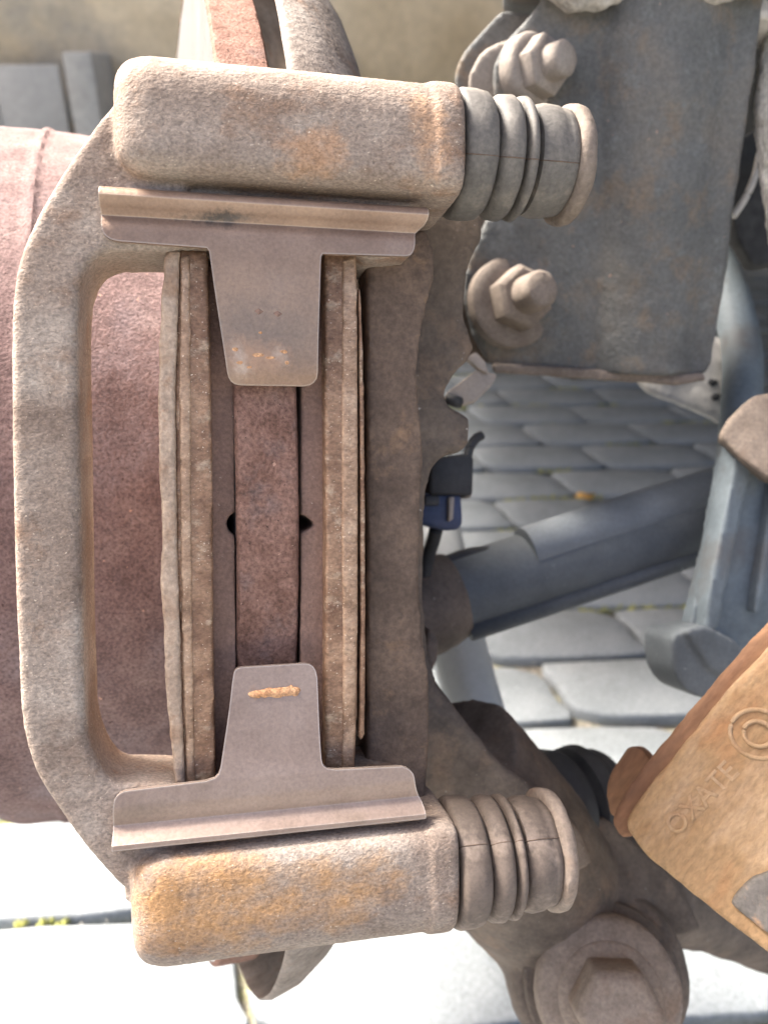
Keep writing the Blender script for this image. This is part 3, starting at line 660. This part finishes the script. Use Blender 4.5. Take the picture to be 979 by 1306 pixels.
# dirty hose / gaiter at the right edge
hs = thing('dusty_gaiter', P(1000, 120, 236), 'pale dusty rubber gaiter hanging beside the strut', 'gaiter')
me = cast(tube(spline([P(1012,20,232), P(998,90,232), P(996,150,232), P(1004,230,232), P(1018,330,236)]), [7.4,7.0,7.2,6.6,6.0]*0 or 7.4, 16), .8, 2, ((.7,.25),(.3,.7)), 5)
obj('gaiter_tube', me, 'dirt_pale', hs)
me = cast(prism(facing(965,18,226), rounded([(952,6),(990,0),(990,34),(960,32),(948,24)], 5), -4, 14, ref=0), .8, 3, ((.5,.2),), 3)
obj('gaiter_clamp', me, 'alloy_pale', hs)

# ================================================================== small bracket tab, sensor plug, arms, tube
tb = thing('hose_tab', P(596, 490, 236), 'bright folded steel tab poking out below the strut bracket', 'bracket tab')
T1 = facing(600, 485, 232)
g1 = prism(T1, rounded([(566,507),(572,498),(612,468),(622,474),(634,478),(628,490),(606,512),(588,516),(570,512)], 4), 0, 5, ref=0)
g2 = prism(T1, rounded([(592,458),(606,450),(618,462),(622,478),(610,472),(600,462)], 3), -1, 3, ref=0)
obj('folded_strip', bevel(g1, .8, 3), 'tab_steel', tb, angle=60)
obj('upturned_ear', bevel(g2, .5, 2), 'tab_steel', tb, angle=60)
obj('tube_mouth', tube([P(569,508,230.5), P(580,512,230.5), P(588,514,231)], [1.6, 1.8, 1.6], 10), 'black_plastic', tb)
plug = thing('sensor_plug', P(572, 630, 226), 'black and blue wheel sensor plug with a thin cable', 'sensor plug')
FP = facing(572, 620, 224, math.radians(-8))
def pbev(pts, t0, t1, b=1.0, fr=FP, ref=0): return bevel(prism(fr, pts, t0, t1, ref=ref), b, 2)
obj('plug_housing', pbev([(548,592),(562,582),(598,578),(604,584),(603,632),(548,632)], 0, 20, 1.2), 'black_plastic', plug)
obj('housing_flange', pbev([(596,582),(606,586),(606,634),(594,636)], 3, 16, 1.0), 'rubber_dust', plug)
obj('connector_body', pbev([(538,640),(545,628),(590,630),(592,668),(586,676),(572,677),(536,668)], 1.5, 18, 1.2), 'blue_plastic', plug)
obj('latch_tab', pbev([(571,634),(579,633),(577,662),(571,666)], -.8, 2.5, .5), 'tab_steel', plug)
obj('latch_groove', pbev([(541,632),(560,632),(560,645),(541,645)], -.4, 2.4, .5), 'black_plastic', plug)
obj('cable', tube(spline([P(596,582,230), P(599,570,231), P(606,560,232), P(614,555,233)]), 1.4, 10), 'black_plastic', plug)
obj('cable', tube(spline([P(556,674,236), P(552,690,240), P(545,712,246), P(540,740,250)]), 2.2, 10), 'black_plastic', plug)

sa = thing('track_rod', P(740, 710, 275), 'blue grey track rod with cable sleeve reaching from the knuckle under the car', 'suspension arm')
A0, A1 = P(562, 765, 262), P(975, 632, 292)
obj('arm_tube', tube([A0, A0*.75+A1*.25, A0*.4+A1*.6, A1, A1+(A1-A0)*.6], [13.0,13.4,13.8,14.0,14.0], 36), 'arm_grey', sa, angle=50)
dA = (A1-A0).normalized(); nA = Vector((dA.y, -dA.x, 0)).normalized(); nA = nA if nA.y > 0 else -nA
lo_ = [A0 - nA*12.0 + Vector((0,0,-7)) + dA*6, A1 - nA*12.5 + Vector((0,0,-7)) + (A1-A0)*.5]
obj('lower_rib', tube(lo_, 3.2, 14), 'arm_grey', sa)
slv0, slv1 = A0 + dA*33 + nA*7.2 + Vector((0,0,-5)), A1 + nA*8 + Vector((0,0,-5)) + (A1-A0)*.5
obj('cable_sleeve', tube([slv0, slv1], [8.6, 9.0], 24), 'sleeve_grey', sa, angle=50)
obj('cable', tube(spline([P(548,728,258), P(600,708,262), slv0 - dA*2, slv0 + dA*20]), 2.6, 12), 'black_plastic', sa)
rl(A0 - dA*22, dA, [(0, 6), (0, 16), (6, 17), (17, 17), (22, 16), (27, 14.4), (28, 6)], 'end_socket', 'knuckle_iron', sa, seed=4)

tp = thing('stabiliser_bar', P(600, 880, 330), 'pale grey round bar passing down behind the blue grey track rod', 'stabiliser bar')
obj('bar', tube(spline([P(545,560,400), P(548,640,372), P(566,740,350), P(588,840,338), P(610,920,330), P(634,1000,326), P(700,1110,330)]), 12.2, 32), 'tube_pale', tp)

# drop link and what shows right of the strut
dl = thing('drop_link', P(895, 850, 262), 'blue grey channel section drop link ending in a bushing foot', 'drop link')
FL = facing(900, 720, 250, math.radians(-14))
obj('link_bar', cast(prism(FL, rounded([(930,560),(990,500),(1000,700),(985,800),(925,850),(880,800),(905,700),(918,630)], 6), 0, 6, ref=0), .9, 4, ((.25,.1),), 2), 'link_blue', dl)
obj('channel_lip', cast(prism(FL, rounded([(928,560),(950,575),(935,640),(918,720),(902,800),(886,806),(890,760),(904,690),(918,620)], 4), -5, 3, ref=0), .8, 4, ((.2,.12),), 3), 'link_blue', dl)
obj('channel_lip', cast(prism(FL, rounded([(978,600),(985,600),(972,700),(958,780),(950,780),(962,700)], 2), -4, 3, ref=0), .7, 3, ((.2,.12),), 3), 'link_blue', dl)
obj('bushing_foot', cast(join(prism(FL, rounded([(858,800),(884,794),(920,812),(945,838),(930,868),(890,850)], 6), -6, 8, ref=0), prism(FL, rounded([(846,812),(860,800),(872,826),(930,852),(925,876),(890,890),(862,878),(848,850)], 12), -4, 12, ref=0)), .9, 5, ((.3,.1),), 6), 'arm_grey', dl)
ck = thing('link_clamp', P(960, 560, 244), 'pale rusty clamp lug at the top of the drop link', 'clamp lug')
obj('lug_casting', cast(prism(facing(950,560,238,math.radians(20)), rounded([(916,556),(930,532),(958,506),(1000,495),(1010,620),(980,612),(945,586)], 8), 0, 22, ref=0), .9, 6, ((.4,.12),(.15,.5)), 4), 'bolt_rust', ck)
cu = thing('curved_pipe', P(930, 420, 300), 'blue grey curved pipe behind the strut bracket', 'pipe')
obj('pipe', tube(spline([P(890,270,330), P(918,340,322), P(936,400,314), P(946,460,306), P(944,530,298), P(938,600,292)]), 7.5, 20), 'link_blue', cu)
al = thing('subframe_mount', P(870, 480, 330), 'pale dusty alloy mount showing under the strut bracket', 'subframe mount')
mc = obj('mount_casting', cast(prism(along(870,480,318), rounded([(800,470),(822,500),(862,516),(905,532),(920,545),(940,500),(930,440),(895,420),(850,440)], 10), 0, 40, ref=0), 1.4, 6, ((.8,.08),(.3,.3)), 4), 'alloy_pale', al)
for hx, hy in ((908,488),(926,498),(912,506),(930,482)):
    obj('mount_hole', blob(along(870,480,318), hx, hy, -.4, 1.8, 1.6, .3, seed=hx), 'black_plastic', mc)
bp_ = thing('body_bracket', P(975, 300, 290), 'dark body bracket plate with pale edge right of the strut', 'bracket plate')
obj('plate', cast(prism(facing(960,280,288), rounded([(930,180),(975,160),(1030,160),(1030,330),(960,340),(936,300)], 8), 0, 8, ref=0), 1.2, 4, ((.5,.1),), 3), 'underseal', bp_)
obj('plate_edge', tube(spline([P(968,196,282), P(962,224,282), P(950,252,282), P(934,276,282)]), 1.3, 8), 'alloy_pale', bp_)

# ================================================================== unbolted caliper hanging at the right
ca = thing('brake_caliper', P(930, 1120, 180), 'orange rusted brake caliper body hanging unbolted beside the knuckle', 'brake caliper')
FC = along(860, 1020, 168, math.radians(4), math.radians(-3))
face = prism(FC, rounded([(794,1050),(820,1008),(880,936),(930,876),(1010,790),(1180,930),(1120,1330),(1000,1232),(900,1155),(820,1090)], 10), 0, 46, ref=0)
rim = prism(FC, rounded([(778,1046),(800,1002),(860,928),(920,858),(1010,758),(1060,790),(990,850),(900,960),(830,1060),(790,1070)], 8), 3.2, 48, ref=3.2)
cc = obj('caliper_casting', cast(face, 1.0, 6, ((.5,.07),(.2,.3),(.08,.8)), 3), 'caliper_rust', ca)
obj('upper_flange', cast(rim, .9, 5, ((.4,.1),(.2,.4)), 4), 'caliper_dark', ca)
obj('mounting_lug', cast(prism(FC, rounded([(772,1010),(778,985),(800,952),(812,950),(830,968),(826,1010),(790,1046),(776,1040)], 5), 20, 40, ref=20), .8, 4, ((.3,.12),), 4), 'caliper_dark', ca)
obj('bare_patch', cast(prism(FC, rounded([(928,1150),(955,1122),(1010,1096),(1060,1140),(1040,1220),(975,1190)], 8), -1.2, 6, ref=-1.2), .8, 5, ((.4,.2),(.15,.6)), 5), 'bare_grey', cc)
# raised lettering and round emblem cast into the caliper
ang = math.radians(50)
cu_ = bpy.data.curves.new('lettering', 'FONT'); cu_.body = 'OXATE'; cu_.size = 5.6; cu_.extrude = .12; cu_.bevel_depth = .08; cu_.space_character = 1.05
to = bpy.data.objects.new('tmp', cu_); COL.objects.link(to); dg = bpy.context.evaluated_depsgraph_get(); dg.update()
lm = bpy.data.meshes.new_from_object(to.evaluated_get(dg)); bpy.data.objects.remove(to)
u0, v0 = FC.uv(862, 1068, 0)
for v in lm.vertices:
    x, y, z = v.co; v.co = FC(u0 + x*math.cos(ang) - y*math.sin(ang), v0 + x*math.sin(ang) + y*math.cos(ang), .02 - z)
obj('cast_lettering', lm, 'caliper_rust', cc, smooth=False)
u0, v0 = FC.uv(966, 936, 0)
def ringm(r, w, a0, a1): return tube([FC(u0 + r*math.cos(a), v0 + r*.92*math.sin(a), .12) for a in [a0 + (a1-a0)*k/28 for k in range(29)]], w, 8)
obj('cast_emblem', join(ringm(5.4, .5, math.radians(60), math.radians(330)), ringm(2.8, .5, math.radians(40), math.radians(320))), 'caliper_rust', cc)

# ball joint gaiter and lower control arm
gj = thing('ball_joint_gaiter', P(730, 1030, 240), 'black rubber ball joint gaiter behind the lower knuckle', 'ball joint')
gd = (P(770,1010,246) - P(690,1030,236)).normalized()
rl(P(690,1036,238), gd, [(0,8),(0,16),(4,18),(8,17),(9,14),(11,14),(12,17),(16,17.5),(18,15),(19,13.5),(21,13.5),(22,15),(24,14),(25,6)], 'gaiter', 'black_plastic', gj, disp=((.2,.2),))
lc = thing('control_arm', P(820, 1150, 250), 'dark pressed steel control arm behind the large flanged bolt', 'control arm')
obj('arm_casting', cast(join(tube([P(740,1130,236), P(820,1130,242), P(900,1160,262), P(1010,1200,300)], [18,15,13,14], 24), prism(facing(800,1110,226), rounded([(740,1050),(770,1046),(850,1110),(900,1190),(840,1200),(740,1160)], 10), 0, 22, ref=0)), 1.2, 6, ((.6,.07),(.25,.3)), 6), 'knuckle_iron', lc)

# ================================================================== the car above: underside and inner wing slabs (out of frame, extents set to shade the scene)
car = bpy.data.objects.new('car_body', None); COL.objects.link(car); car.location = (.6, .9, .7)
tag(car, 'dark underside and wheel arch of the raised car with an added shade slab', 'car')
wbox('underbody', -.10, 2.0, .16, 2.3, .70, .84, 'underseal', car, .03)
wbox('shade_slab', -.44, 2.0, .74, 2.2, .64, .699, 'underseal', car, .03)  # added unseen slab, widened outboard to keep sun off the ground
wbox('inner_wing', .42, .50, .16, 1.2, .35, .72, 'underseal', car, .02)
